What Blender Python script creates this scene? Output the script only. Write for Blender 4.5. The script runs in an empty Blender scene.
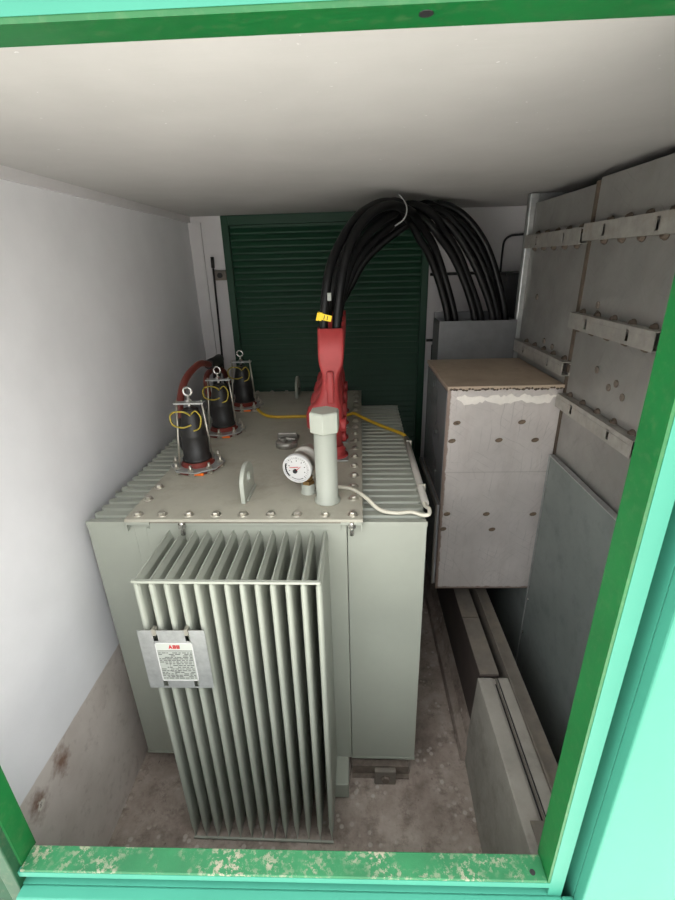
import bpy, math, random
from mathutils import Vector, Matrix
random.seed(4)
S = bpy.context.scene
COL = S.collection
PI = math.pi

# ------------------------------------------------------------------ materials
def lin(c):
    return tuple((v/255/12.92) if v/255 <= 0.04045 else ((v/255+0.055)/1.055)**2.4 for v in c)

class NT:
    def __init__(s, m):
        m.use_nodes = True
        s.t = m.node_tree; s.t.nodes.clear()
        s.out = s.t.nodes.new('ShaderNodeOutputMaterial')
        s.b = s.t.nodes.new('ShaderNodeBsdfPrincipled')
        s.t.links.new(s.b.outputs[0], s.out.inputs[0])
        s.tc = s.t.nodes.new('ShaderNodeTexCoord')
    def n(s, k, **kw):
        q = s.t.nodes.new(k)
        for a, v in kw.items(): setattr(q, a, v)
        return q
    def l(s, a, b): s.t.links.new(a, b)
    def noise(s, scale, detail=4, rough=.6, vec=None):
        q = s.n('ShaderNodeTexNoise'); q.inputs['Scale'].default_value = scale
        q.inputs['Detail'].default_value = detail; q.inputs['Roughness'].default_value = rough
        s.l(vec or s.tc.outputs['Object'], q.inputs['Vector']); return q.outputs['Fac']
    def ramp(s, fac, a, b, ca=(0,0,0), cb=(1,1,1)):
        q = s.n('ShaderNodeValToRGB'); e = q.color_ramp.elements
        e[0].position = a; e[1].position = b
        e[0].color = (*ca, 1); e[1].color = (*cb, 1)
        s.l(fac, q.inputs[0]); return q.outputs[0]
    def mix(s, fac, a, b):
        q = s.n('ShaderNodeMix', data_type='RGBA')
        for inp, v in ((q.inputs['Factor'], fac), (q.inputs['A'], a), (q.inputs['B'], b)):
            pass
        def put(i, v):
            sock = q.inputs[i]
            if isinstance(v, tuple): sock.default_value = (*v, 1) if len(v) == 3 else v
            elif isinstance(v, (int, float)): sock.default_value = v
            else: s.l(v, sock)
        put(0, fac); put(6, a); put(7, b)
        return q.outputs[2]
    def math(s, op, a, b=None, c=None):
        q = s.n('ShaderNodeMath', operation=op)
        for i, v in enumerate((a, b, c)):
            if v is None: continue
            if isinstance(v, (int, float)): q.inputs[i].default_value = v
            else: s.l(v, q.inputs[i])
        return q.outputs[0]
    def bump(s, h, strength=.2, dist=.01):
        q = s.n('ShaderNodeBump'); q.inputs['Strength'].default_value = strength
        q.inputs['Distance'].default_value = dist
        s.l(h, q.inputs['Height']); s.l(q.outputs[0], s.b.inputs['Normal'])

def scaled(nt, sx, sy, sz):
    q = nt.n('ShaderNodeMapping'); q.inputs['Scale'].default_value = (sx, sy, sz)
    nt.l(nt.tc.outputs['Object'], q.inputs['Vector']); return q.outputs[0]

def paint(name, col, rough=.5, metal=0, var=.12, scale=6, dirt=None, dirt_amt=.5, dirt_scale=9, bump=0, bscale=60, stretch=None, spec=.5):
    m = bpy.data.materials.new(name); t = NT(m)
    c = lin(col)
    vec = scaled(t, *stretch) if stretch else None
    f = t.noise(scale, 5, .65, vec)
    o = t.ramp(f, .3, .7, tuple(v*(1-var) for v in c), tuple(min(1, v*(1+var)) for v in c))
    if dirt:
        g = t.noise(dirt_scale, 6, .7)
        k = t.ramp(g, .5, .72)
        o = t.mix(t.math('MULTIPLY', k, dirt_amt), o, lin(dirt))
    t.l(o, t.b.inputs['Base Color'])
    t.b.inputs['Roughness'].default_value = rough; t.b.inputs['Metallic'].default_value = metal
    t.b.inputs['Specular IOR Level'].default_value = spec
    if bump: t.bump(t.noise(bscale, 3), bump, .004)
    return m

M = {}
M['tank']   = paint('grey_green_paint', (150,154,143), .42, var=.05, scale=3)
M['lid']    = paint('dusty_grey_paint', (168,165,151), .6, var=.06, scale=5, dirt=(120,110,92), dirt_amt=.35, dirt_scale=7)
M['pipe']   = paint('pale_grey_paint', (166,170,159), .45, var=.04)
M['steel']  = paint('zinc_bolt', (190,186,174), .35, .8, var=.15, scale=30)
M['chrome'] = paint('bright_steel', (205,203,198), .22, .9, var=.1, scale=20)
M['galv']   = paint('galvanised_sheet', (168,170,168), .42, .55, var=.16, scale=28)
M['fitting']= paint('cast_steel', (150,147,140), .4, .6, var=.2, scale=40)
M['brass']  = paint('brass', (150,122,80), .35, .8)
M['rubber'] = paint('black_rubber', (30,29,28), .5, var=.2, scale=12, dirt=(80,76,70), dirt_amt=.25)
M['cable']  = paint('black_cable_sheath', (12,12,13), .42, var=.2, scale=4, spec=.3)
M['brown']  = paint('red_brown_sheath', (112,50,42), .5, var=.15)
M['red']    = paint('red_moulding', (168,58,58), .5, var=.08, scale=10, dirt=(120,48,46), dirt_amt=.3)
M['redbase']= paint('red_resin', (112,40,30), .45, var=.2, scale=25)
M['orange'] = paint('orange_sticker', (250,120,30), .5, var=.1)
M['yellow'] = paint('yellow_sheath', (196,160,40), .5, var=.15, scale=15)
M['tag']    = paint('yellow_tag', (250,215,20), .5, var=.02)
M['cream']  = paint('cream_sheath', (206,202,186), .5, var=.05)
M['conduit']= paint('grey_conduit', (170,166,158), .5, var=.1)
M['greenl'] = paint('green_paint_light', (4,88,38), .45, var=.12, scale=8, dirt=(110,125,90), dirt_amt=.16, dirt_scale=60)
M['shutter']= paint('dark_green_paint', (8,58,36), .55, var=.1, scale=5)
M['cyan']   = paint('turquoise_paint', (56,128,108), .5, var=.05, scale=3, spec=.3, bump=.04, bscale=160)
M['black']  = paint('black_plastic', (25,25,26), .6)
M['white']  = paint('white_dial', (188,188,186), .4, var=.01)
M['ink']    = paint('black_ink', (25,25,28), .6, var=0)
M['redink'] = paint('red_ink', (178,14,26), .6, var=0)
M['header'] = paint('pale_header', (172,176,168), .5, var=.02)
M['greyink']= paint('grey_ink', (62,64,62), .6, var=.1)
M['label']  = paint('label_foil', (150,154,147), .45, var=.03)
M['rust']   = paint('rusty_steel', (112,102,93), .8, .2, var=.3, scale=25, dirt=(60,40,30))
M['dark']   = paint('dark_cabinet_paint', (52,52,54), .5, var=.1)
M['seam']   = paint('brown_strip', (86,74,63), .7, var=.2, scale=15)
M['sheetblue'] = paint('grey_blue_sheet', (128,135,132), .5, .3, var=.12, scale=4, dirt=(96,100,100), dirt_amt=.5)
M['beam']   = paint('brown_primer', (60,51,47), .7, var=.2, scale=8, dirt=(84,76,70), dirt_amt=.4)
M['strip']  = paint('dusty_steel_strip', (112,106,98), .65, .2, var=.15, scale=14, dirt=(140,128,110), dirt_amt=.5)
M['plinth'] = paint('plinth_grey', (140,136,128), .8, var=.14, scale=7, dirt=(90,84,78), dirt_amt=.5, bump=.3)
M['ground'] = paint('pale_paving', (205,202,196), .9, var=.1, scale=2)
M['boxlid'] = paint('brown_dusty_lid', (178,160,140), .75, var=.12, scale=18, dirt=(112,94,76), dirt_amt=.4)
M['duct']   = paint('dull_galvanised_sheet', (112,113,114), .5, .4, var=.12, scale=14)
M['railm']  = paint('dusty_galvanised_rail', (160,157,150), .5, .4, var=.16, scale=22, dirt=(134,118,100), dirt_amt=.5)
M['screwhead'] = paint('tarnished_screw', (118,102,86), .5, .3, var=.4, scale=120)
M['leaf'] = paint('dark_green_with_dirt', (8,62,34), .6, var=.2, scale=10, dirt=(84,84,64), dirt_amt=.5, dirt_scale=40)  # darker green than the jambs, with dirt patches
M['tie']    = paint('pale_tie', (150,150,150), .5)
M['wirey']  = paint('yellow_green_wire', (168,150,50), .5, var=.2)

def mk_metal_panel(name, col, brown, scratch=.5, edges=False):
    m = bpy.data.materials.new(name); t = NT(m); c = lin(col)
    f = t.noise(3.5, 6, .6)
    o = t.ramp(f, .3, .7, tuple(v*.84 for v in c), tuple(v*1.12 for v in c))
    w = t.noise(1, 5, .7, scaled(t, 22, 22, 3))
    o = t.mix(t.math('MULTIPLY', t.ramp(w, .5, .75), .14), o, lin(brown))
    # fine scratches in several directions
    v = t.n('ShaderNodeTexVoronoi', feature='DISTANCE_TO_EDGE'); v.inputs['Scale'].default_value = 7
    t.l(scaled(t, 1, 2.2, .7), v.inputs['Vector'])
    o = t.mix(t.math('MULTIPLY', t.ramp(v.outputs['Distance'], .0, .006, (1,1,1), (0,0,0)), scratch*.35), o, tuple(x*.6 for x in c))
    for (ang, sc_) in ((.75, 16), (-.5, 11), (1.35, 8)):
        mp = t.n('ShaderNodeMapping'); mp.inputs['Rotation'].default_value = (ang, ang, 0); t.l(t.tc.outputs['Object'], mp.inputs['Vector'])
        wv = t.n('ShaderNodeTexWave', bands_direction='Z'); wv.inputs['Scale'].default_value = sc_; wv.inputs['Distortion'].default_value = 2.5; wv.inputs['Detail'].default_value = 3
        t.l(mp.outputs[0], wv.inputs['Vector'])
        k = t.math('MULTIPLY', t.ramp(wv.outputs['Fac'], .975, 1.0), t.ramp(t.noise(5+sc_*.3, 3), .5, .65))
        o = t.mix(t.math('MULTIPLY', k, scratch*.6), o, tuple(x*.55 for x in c))
    if edges:
        sp = t.n('ShaderNodeSeparateXYZ'); t.l(t.tc.outputs['Object'], sp.inputs[0])
        nn = t.noise(28, 5, .7)
        for (ax, lim) in (('X', -.228), ('Z', 0.0)):
            d = t.math('SUBTRACT', t.math('SUBTRACT', sp.outputs[ax], lim), t.math('MULTIPLY', nn, .022))
            o = t.mix(t.math('MULTIPLY', t.ramp(d, -.006, .004, (1,)*3, (0,)*3), .8), o, lin((122,98,82)))
        d = t.math('ABSOLUTE', t.math('SUBTRACT', sp.outputs['Z'], .655))
        o = t.mix(t.math('MULTIPLY', t.ramp(d, .001, .003, (1,)*3, (0,)*3), .35), o, lin((130,122,118)))
    t.l(o, t.b.inputs['Base Color'])
    t.l(t.ramp(t.noise(9, 5), .3, .7, (.35,)*3, (.6,)*3), t.b.inputs['Roughness'])
    t.b.inputs['Metallic'].default_value = .35
    return m
M['panel'] = mk_metal_panel('zinc_panel', (142,140,136), (126,114,102))
M['boxface'] = mk_metal_panel('scratched_aluminium', (204,197,193), (150,130,116), .8, True)
M['boxside'] = paint('smooth_side_sheet', (150,150,152), .22, .35, var=.06)
M['smear'] = paint('white_sealant', (232,226,218), .9, var=.06, scale=30, bump=.5)

# left wall: white paint above, bare stained cement below
def mk_wall_left():
    m = bpy.data.materials.new('painted_wall_with_bare_band'); t = NT(m)
    sp = t.n('ShaderNodeSeparateXYZ'); t.l(t.tc.outputs['Object'], sp.inputs[0])
    n1 = t.noise(4, 6); n2 = t.noise(26, 5)
    white = t.ramp(n1, .3, .7, lin((218,218,220)), lin((226,226,228)))
    sc = t.ramp(t.noise(90, 2), .74, .8)
    white = t.mix(t.math('MULTIPLY', sc, .25), white, lin((190,186,184)))
    cem = t.ramp(n1, .25, .75, lin((178,168,160)), lin((208,200,193)))
    cem = t.mix(t.math('MULTIPLY', t.ramp(n2, .55, .75), .5), cem, lin((146,135,127)))
    edge = t.math('ADD', sp.outputs['Z'], t.math('MULTIPLY', t.math('SUBTRACT', n2, .5), .008))
    for (y, z, ry, rz) in ((.885, .585, .05, .075), (1.01, .60, .05, .07)):
        dy = t.math('DIVIDE', t.math('SUBTRACT', sp.outputs['Y'], y), ry)
        dz = t.math('DIVIDE', t.math('SUBTRACT', sp.outputs['Z'], z), rz)
        d = t.math('SQRT', t.math('ADD', t.math('MULTIPLY', dy, dy), t.math('MULTIPLY', dz, dz)))
        d = t.math('ADD', d, t.math('MULTIPLY', t.math('SUBTRACT', t.noise(30, 5), .5), 1.8))
        cem = t.mix(t.math('MULTIPLY', t.ramp(d, .1, 1.0, (1,)*3, (0,)*3), .85), cem, lin((104,66,42)))
    dy = t.math('SUBTRACT', sp.outputs['Y'], .893); dz = t.math('SUBTRACT', sp.outputs['Z'], .575)
    d = t.math('SQRT', t.math('ADD', t.math('MULTIPLY', dy, dy), t.math('MULTIPLY', dz, dz)))
    d = t.math('ADD', d, t.math('MULTIPLY', t.math('SUBTRACT', t.noise(55, 4), .5), .045))
    cem = t.mix(t.ramp(d, .012, .018, (1,)*3, (0,)*3), cem, lin((205,200,190)))
    cem = t.mix(t.ramp(d, .004, .007, (1,)*3, (0,)*3), cem, lin((40,36,32)))
    k = t.ramp(edge, .668, .672)
    t.l(t.mix(k, cem, white), t.b.inputs['Base Color'])
    t.b.inputs['Roughness'].default_value = .75
    t.bump(n2, .12, .004)
    return m
M['wall_left'] = mk_wall_left()
def mk_white(name, c1, c2):
    m = bpy.data.materials.new(name); t = NT(m)
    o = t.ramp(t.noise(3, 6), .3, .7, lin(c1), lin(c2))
    o = t.mix(t.math('MULTIPLY', t.ramp(t.noise(70, 2), .73, .78), .5), o, lin((240,240,240)))
    t.l(o, t.b.inputs['Base Color']); t.b.inputs['Roughness'].default_value = .8
    t.bump(t.noise(1, 4, .6, scaled(t, 8, 60, 20)), .12, .004)
    return m
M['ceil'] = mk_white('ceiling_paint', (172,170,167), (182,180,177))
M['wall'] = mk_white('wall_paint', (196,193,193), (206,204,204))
def mk_floor():
    m = bpy.data.materials.new('dirty_concrete'); t = NT(m)
    n = t.noise(5, 8, .7)
    o = t.ramp(n, .3, .7, lin((112,99,90)), lin((172,160,150)))
    o = t.mix(t.math('MULTIPLY', t.ramp(t.noise(12, 7, .78), .5, .66), .65), o, lin((84,72,64)))
    v = t.n('ShaderNodeTexVoronoi'); v.inputs['Scale'].default_value = 30; t.l(t.tc.outputs['Object'], v.inputs['Vector'])
    sp = t.ramp(v.outputs['Distance'], .22, .34, (1,)*3, (0,)*3)
    pk = t.ramp(t.noise(6, 3), .46, .58)
    o = t.mix(t.math('MULTIPLY', t.math('MULTIPLY', sp, pk), .42), o, lin((200,193,184)))
    st = t.noise(1, 5, .7, scaled(t, 60, 18, 1))
    o = t.mix(t.math('MULTIPLY', t.ramp(st, .64, .7), .7), o, lin((58,46,38)))
    t.l(o, t.b.inputs['Base Color']); t.b.inputs['Roughness'].default_value = .7
    t.bump(n, .3, .006)
    return m
M['floor'] = mk_floor()
def mk_sill():
    m = bpy.data.materials.new('flaking_green_paint'); t = NT(m)
    o = t.ramp(t.noise(6, 5), .3, .7, lin((22,88,52)), lin((34,108,66)))
    f = t.noise(75, 5, .75); g = t.noise(9, 4)
    k = t.math('MULTIPLY', t.ramp(f, .505, .57), t.ramp(g, .4, .6))
    o = t.mix(k, o, lin((140,134,116)))
    t.l(o, t.b.inputs['Base Color']); t.b.inputs['Roughness'].default_value = .6
    t.bump(f, .3, .003)
    return m
M['sill'] = mk_sill()

# ------------------------------------------------------------------ mesh builder
class MB:
    def __init__(s): s.v = []; s.f = []; s.sm = []; s.mi = []
    def add(s, vs, fs, smooth=False, mi=0):
        o = len(s.v); s.v += [Vector(p) for p in vs]
        for f in fs: s.f.append([o+i for i in f]); s.sm.append(smooth); s.mi.append(mi)
        return s
    def box(s, x0, x1, y0, y1, z0, z1, mi=0, M_=None):
        vs = [Vector((x, y, z)) for z in (z0, z1) for y in (y0, y1) for x in (x0, x1)]
        if M_: vs = [M_ @ p for p in vs]
        return s.add(vs, [(0,2,3,1),(4,5,7,6),(0,1,5,4),(2,6,7,3),(0,4,6,2),(1,3,7,5)], False, mi)
    def rings(s, rings, cap0=True, cap1=True, smooth=True, mi=0):
        n = len(rings[0]); vs = [p for r in rings for p in r]; fs = []
        for i in range(len(rings)-1):
            for j in range(n):
                k = (j+1) % n
                fs.append((i*n+j, i*n+k, (i+1)*n+k, (i+1)*n+j))
        s.add(vs, fs, smooth, mi)
        base = len(s.v)-len(vs)
        if cap0: s.f.append([base+j for j in reversed(range(n))]); s.sm.append(False); s.mi.append(mi)
        if cap1: s.f.append([base+(len(rings)-1)*n+j for j in range(n)]); s.sm.append(False); s.mi.append(mi)
        return s
    def lathe(s, c, axis, prof, n=24, smooth=True, cap0=True, cap1=True, mi=0, rot=0):
        """prof: list of (distance along the axis, radius)"""
        a = Vector(axis).normalized(); u = a.orthogonal().normalized(); w = a.cross(u); c = Vector(c)
        R = []
        for (h, r) in prof:
            R.append([c + a*h + (u*math.cos(rot+2*PI*j/n) + w*math.sin(rot+2*PI*j/n))*r for j in range(n)])
        return s.rings(R, cap0, cap1, smooth, mi)
    def cyl(s, p0, p1, r, n=16, smooth=True, mi=0, r1=None, rot=0):
        p0 = Vector(p0); p1 = Vector(p1); d = p1-p0
        return s.lathe(p0, d, [(0, r), (d.length, r if r1 is None else r1)], n, smooth, mi=mi, rot=rot)
    def tube(s, pts, r, n=12, mi=0, closed=False):
        pts = [Vector(p) for p in pts]; R = []; pu = None; m = len(pts)
        for i, p in enumerate(pts):
            if closed: d = pts[(i+1) % m]-pts[(i-1) % m]
            else: d = pts[min(i+1, m-1)]-pts[max(i-1, 0)]
            d.normalize()
            u = d.orthogonal().normalized() if pu is None else (pu - d*pu.dot(d)).normalized()
            pu = u; w = d.cross(u)
            rr = r(i/(m-1)) if callable(r) else r
            R.append([p+(u*math.cos(2*PI*j/n)+w*math.sin(2*PI*j/n))*rr for j in range(n)])
        if closed: R.append(R[0])
        return s.rings(R, not closed, not closed, True, mi)
    def prism(s, poly, axis, a, b, mi=0, smooth=False):
        """poly: 2D points in the two other axes, extruded from a to b"""
        def P(q, h):
            return {'x': (h, q[0], q[1]), 'y': (q[0], h, q[1]), 'z': (q[0], q[1], h)}[axis]
        return s.rings([[P(q, a) for q in poly], [P(q, b) for q in poly]], True, True, smooth, mi)

def spline(pts, k=8):
    P = [Vector(p) for p in pts]; out = []
    for i in range(len(P)-1):
        p0 = P[max(i-1, 0)]; p1 = P[i]; p2 = P[i+1]; p3 = P[min(i+2, len(P)-1)]
        for j in range(k):
            t = j/k
            out.append(.5*((2*p1)+(p2-p0)*t+(2*p0-5*p1+4*p2-p3)*t*t+(3*p1-p0-3*p2+p3)*t**3))
    out.append(P[-1]); return out

def wl(o):
    v = Vector((0, 0, 0))
    while o is not None: v += o.location; o = o.parent
    return v

def mesh_obj(name, mb, mats, origin):
    me = bpy.data.meshes.new(name)
    me.from_pydata([p-origin for p in mb.v], [], mb.f)
    for i, p in enumerate(me.polygons): p.use_smooth = mb.sm[i]; p.material_index = mb.mi[i]
    for m in (mats if isinstance(mats, (list, tuple)) else [mats]): me.materials.append(M[m] if isinstance(m, str) else m)
    import bmesh
    bm = bmesh.new(); bm.from_mesh(me); bmesh.ops.recalc_face_normals(bm, faces=bm.faces); bm.to_mesh(me); bm.free()
    o = bpy.data.objects.new(name, me); COL.objects.link(o); return o
def bevel(o, w, seg=2):
    b = o.modifiers.new('bevel', 'BEVEL'); b.width = w; b.segments = seg; b.limit_method = 'ANGLE'; b.angle_limit = .6
    return o
def part(name, mb, mats, parent, bev=0, label=None, at=None):
    """a child; its origin sits at the parent's unless 'at' gives a world point"""
    base = wl(parent); org = Vector(at) if at else base
    o = mesh_obj(name, mb, mats, org); o.parent = parent; o.location = org-base
    if bev: bevel(o, bev)
    if label: o['label'] = label
    return o
def tag(o, label, cat, group=None, kind=None):
    o['label'] = label; o['category'] = cat
    if group: o['group'] = group
    if kind: o['kind'] = kind
    return o
def top(name, mb, mats, label, cat, group=None, bev=0, kind=None, origin=None):
    if origin is None:
        xs = [p.x for p in mb.v]; ys = [p.y for p in mb.v]; zs = [p.z for p in mb.v]
        origin = Vector(((min(xs)+max(xs))/2, (min(ys)+max(ys))/2, min(zs)))
    o = mesh_obj(name, mb, mats, origin); o.location = origin
    if bev: bevel(o, bev)
    return tag(o, label, cat, group, kind)
def empty(name, loc, label, cat, group=None):
    o = bpy.data.objects.new(name, None); COL.objects.link(o); o.location = loc; o.empty_display_size = .05
    return tag(o, label, cat, group)
def dup(o, parent, loc):
    c = o.copy(); COL.objects.link(c); c.parent = parent; c.location = Vector(loc)-wl(parent); return c
def struct(name, mb, mats, label, cat, bev=0):
    return top(name, mb, mats, label, cat, None, bev, 'structure', Vector((0, 0, 0)))

# ------------------------------------------------------------------ setting
XL, XR, YB, ZC = -1.018, 1.15, 3.16, 2.44
struct('floor', MB().box(XL-.1, XR+.1, .60, YB+.1, -.1, 0), 'floor', 'stained grey brown concrete floor under the transformer', 'floor')
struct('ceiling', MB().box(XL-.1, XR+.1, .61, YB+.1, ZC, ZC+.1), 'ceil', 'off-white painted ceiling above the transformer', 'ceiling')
struct('wall_left', MB().box(XL-.1, XL, .66, YB+.1, 0, ZC), 'wall_left', 'white left wall with bare cement band at its foot', 'wall')
struct('wall_right', MB().box(XR, XR+.1, .66, YB, 0, ZC), 'wall', 'right wall hidden behind the metal panels', 'wall')
DX0, DX1, DZ1 = -.815, .490, 2.44
struct('wall_back', MB().box(XL, DX0, YB, YB+.1, 0, ZC).box(DX1, XR+.1, YB, YB+.1, 0, ZC), 'wall', 'white back wall on both sides of the green louvred door', 'wall')
struct('trim_1', MB().box(XL, XL+.012, .66, YB, 2.405, 2.44), 'wall', 'thin white cornice strip along the top of the left wall', 'trim')
struct('trim_2', MB().box(XL, XL+.075, YB-.02, YB, 0, 2.405), 'wall', 'white corner strip between left wall and back wall', 'trim')
# front wall with the opening (reveal between y=.61 and .66)
OX0, OX1, OZ0, OZ1, YF0, YF1 = -.83, .44, .81, 2.405, .61, .66
fw = MB(); GRV0, GRV1 = .472, .500
fw.box(-1.5, OX0, YF0, YF1, 2.5, 2.7); fw.box(OX1, GRV0, YF0, YF1, -.2, 2.7); fw.box(GRV0, GRV1, .648, YF1, -.2, 2.7); fw.box(GRV1, 1.6, YF0, YF1, -.2, 2.7)
fw.box(OX0, OX1, YF0, YF1, .792, OZ0-.0005); fw.box(OX0, OX1, .648, YF1, .762, .792); fw.box(OX0, OX1, YF0, YF1, -.2, .762); fw.box(OX0, OX1, YF0, YF1, OZ1, 2.7)
struct('wall_front', fw, 'cyan', 'turquoise front wall around the open hatch', 'wall')
# green lining of the reveal
e = .006
struct('trim_3', MB().box(OX1-e, OX1, YF0+.001, YF1+.012, OZ0, OZ1), 'greenl', 'bright green right jamb of the hatch', 'trim')
struct('trim_4', MB().box(OX0, OX0+e, YF0+.012, YF1+.012, OZ0, OZ1), 'greenl', 'bright green left jamb of the hatch', 'trim')
sl = MB().box(OX0+e, OX1-e, YF0+.001, YF1+.004, OZ0-.01, OZ0+e)
sill = struct('trim_5', sl, 'sill', 'flaking green painted sill of the hatch', 'trim', .002)
part('bolt_hole', MB().cyl((.405, .628, OZ0+e-.004), (.405, .628, OZ0+e+.0006), .0065, 16), 'black', sill)
hd = struct('trim_6', MB().box(OX0+e, OX1-e, YF0+.001, YF1+.004, OZ1-e, OZ1+.01), 'greenl', 'bright green head of the hatch under the ceiling', 'trim')
part('bolt_hole', MB().cyl((.083, .632, OZ1-e-.0006), (.083, .632, OZ1-e+.003), .008, 16), 'black', hd)
# proud turquoise cladding one step nearer than the hatch frame
cl = MB()
CY = .58
cl.box(GRV1, 1.6, CY, YF0, -.2, 2.7)
cl.box(OX0, GRV0, CY, YF0, -.2, .762).box(GRV0, GRV1, CY, YF0, -.2, .762)
cl.box(-.80, GRV0, CY, YF0, 2.455, 2.7)
struct('trim_7', cl, 'cyan', 'turquoise cladding panel stepping forward beside the hatch', 'trim', .004)
# closed left leaf of the hatch: stile, dirty groove, slatted panel
dl = struct('door_2', MB().box(-.866, OX0, .600, YF1, -.2, 2.5), 'leaf', 'green stile of the closed left hatch leaf', 'door', .003)
lo = MB().box(-1.5, -.878, .63, YF1, -.2, 2.5)
for i in range(70):
    z = -.18+i*.036
    lo.add([(-1.5, .63, z), (-.882, .63, z), (-.882, .612, z+.008), (-1.5, .612, z+.008), (-1.5, .63, z+.034), (-.882, .63, z+.034)], [(0,1,2,3), (3,2,5,4)])
part('slatted_panel', lo, 'leaf', dl)
part('groove', MB().box(-.878, -.866, .645, YF1, -.2, 2.5), 'seam', dl)
struct('ground', MB().box(-8, 8, -10, .58, -.3, -.2), 'ground', 'pale paving in front of the open hatch', 'ground')

# back louvred door
d1 = MB(); d1.box(DX0+.045, DX1-.045, YB+.03, YB+.05, 0, DZ1-.05)
door = struct('door_1', d1, 'shutter', 'dark green louvred door in the back wall', 'door')
fr = MB(); fr.box(DX0, DX0+.045, YB-.012, YB+.06, 0, DZ1).box(DX1-.045, DX1, YB-.012, YB+.06, 0, DZ1)
fr.box(DX0+.045, DX1-.045, YB-.012, YB+.06, DZ1-.055, DZ1)
part('door_frame', fr, 'shutter', door, .004)
lv = MB()
z = .02
while z < DZ1-.09:
    vs = [(x, y, zz) for x in (DX0+.045, DX1-.045) for (y, zz) in ((YB+.03, z), (YB+.016, z+.003), (YB+.016, z+.012), (YB+.027, z+.0385))]
    lv.add(vs, [(0,4,5,1), (1,5,6,2), (2,6,7,3), (0,1,2,3), (4,7,6,5)])
    z += .0385
part('louvre', lv, 'shutter', door)
lt = empty('latch_plate', (-.85, YB-.012, 2.07), 'small grey steel latch plate beside the green louvred door', 'latch')
part('plate', MB().box(-.885, -.812, YB-.03, YB-.0125, 2.065, 2.125), 'strip', lt, .002)
part('keeper', MB().cyl((-.85, YB-.045, 2.095), (-.85, YB-.03, 2.095), .016, 12).box(-.858, -.842, YB-.05, YB-.045, 2.08, 2.11), 'black', lt)

# kerb fillet, beam, plinth and strips at the foot of the right side
struct('trim_8', MB().prism([(.47,0),(.474,.06),(.500,.10),(.522,.17),(.522,0)], 'y', 1.425, YB), 'floor', 'sloped cement fillet along the right floor edge', 'trim', .004)
struct('trim_9', MB().box(.524, .53, 1.46, YB, 0, .488).box(.524, .605, 1.46, YB, .488, .5), 'beam', 'brown steel channel beam behind the cement upstand', 'trim', .002)
bstrip = MB().box(.526, .606, 1.465, 1.80, .5, .503).box(.526, .606, 1.806, 3.12, .5, .503)
struct('trim_10', bstrip, 'strip', 'flat grey steel strip lying on the brown channel', 'trim')
pv = [(.47, y, 0) for y in (.668,)]
pl = MB()
def plinth_ring(y, sh=0): return [(.462+.03*(y-.668)/.78, y+sh, 0), (.640, y, 0), (.640, y, .5), (.602, y, .5), (.590, y, .494), (.578, y, .494), (.570, y, .5), (.512, y, .5)]
pl.rings([plinth_ring(.668), plinth_ring(1.40), plinth_ring(1.45, .0)], True, True, False)
struct('trim_11', pl, 'plinth', 'pale cement upstand beside the transformer at the front right', 'trim', .004)
rs = MB().box(.584, .588, .675, 1.445, .494, .503).box(.640, .648, .668, YB, .30, .512).box(.648, .70, .668, YB, .49, .497)
struct('trim_12', rs, 'strip', 'long thin steel rails along the cement upstand', 'trim')
struct('trim_13', MB().prism([(.70,0),(.70,.16),(.80,.14),(.845,.05),(.845,0)], 'y', .668, YB), 'strip', 'sloped metal skirting at the foot of the right panels', 'trim', .004)
struct('trim_14', MB().box(.5775,.5835,.668,1.42,.4938,.4955).box(.5935,.5965,.668,1.445,.495,.5003), 'black', 'dark open joints along the top of the cement upstand', 'trim')
cp = empty('corner_plate', (.585, .76, .5), 'grey bolted steel plate at the front end of the upstand', 'plate')
part('plate', MB().box(.535, .70, .68, .90, .513, .519), 'strip', cp, .001)
part('bolt', MB().cyl((.60, .82, .519), (.60, .82, .526), .013, 6, False).cyl((.60,.82,.519),(.60,.82,.521),.018,16), 'rust', cp)

# ------------------------------------------------------------------ transformer
T = empty('power_transformer', (-.40, 2.0, 0), 'big grey green oil transformer standing in the middle of the room', 'transformer')
TX0, TX1, TY0, TY1 = -.79, -.03, 1.375, 3.0
tk = MB().box(TX0, TX1, TY0, TY1, .10, 1.325)
tk.box(-.745, -.10, TY0-.006, TY0, .12, 1.30)
part('tank', tk, 'tank', T, .006)
part('skid', MB().box(-.115, -.042, 1.255, 3.05, .02, .105).box(-.78, -.70, 1.30, 3.05, .02, .105), 'tank', T, .003)
part('skid', MB().box(-.03, .225, 1.37, 1.40, .0, .055).box(-.03,.225,1.35,1.37,0,.006), 'rust', T, .001, 'rusty steel skid bar')
lidZ = 1.345
ld = MB().box(-.808, .026, 1.352, 3.035, 1.333, lidZ)
lid = part('cover_plate', ld, 'lid', T, .002)
rim = MB()
for (a, b) in ((-.806, -.72), (-.05, .024)):
    rim.box(a, b, 1.353, 1.359, 1.322, 1.333)
rim.box(-.806, -.802, 1.353, 1.372, 1.295, 1.333).box(.02, .024, 1.353, 1.372, 1.295, 1.333)
rim.box(-.74, -.05, 1.360, 1.374, 1.316, 1.333)
rim.box(-.73, -.05, 1.3685, 1.374, 1.292, 1.316)
part('flange', rim, 'tank', T, .001)
part('seal_strip', MB().box(-.72,-.04,1.357,1.362,1.328,1.333), 'seam', T)
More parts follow.
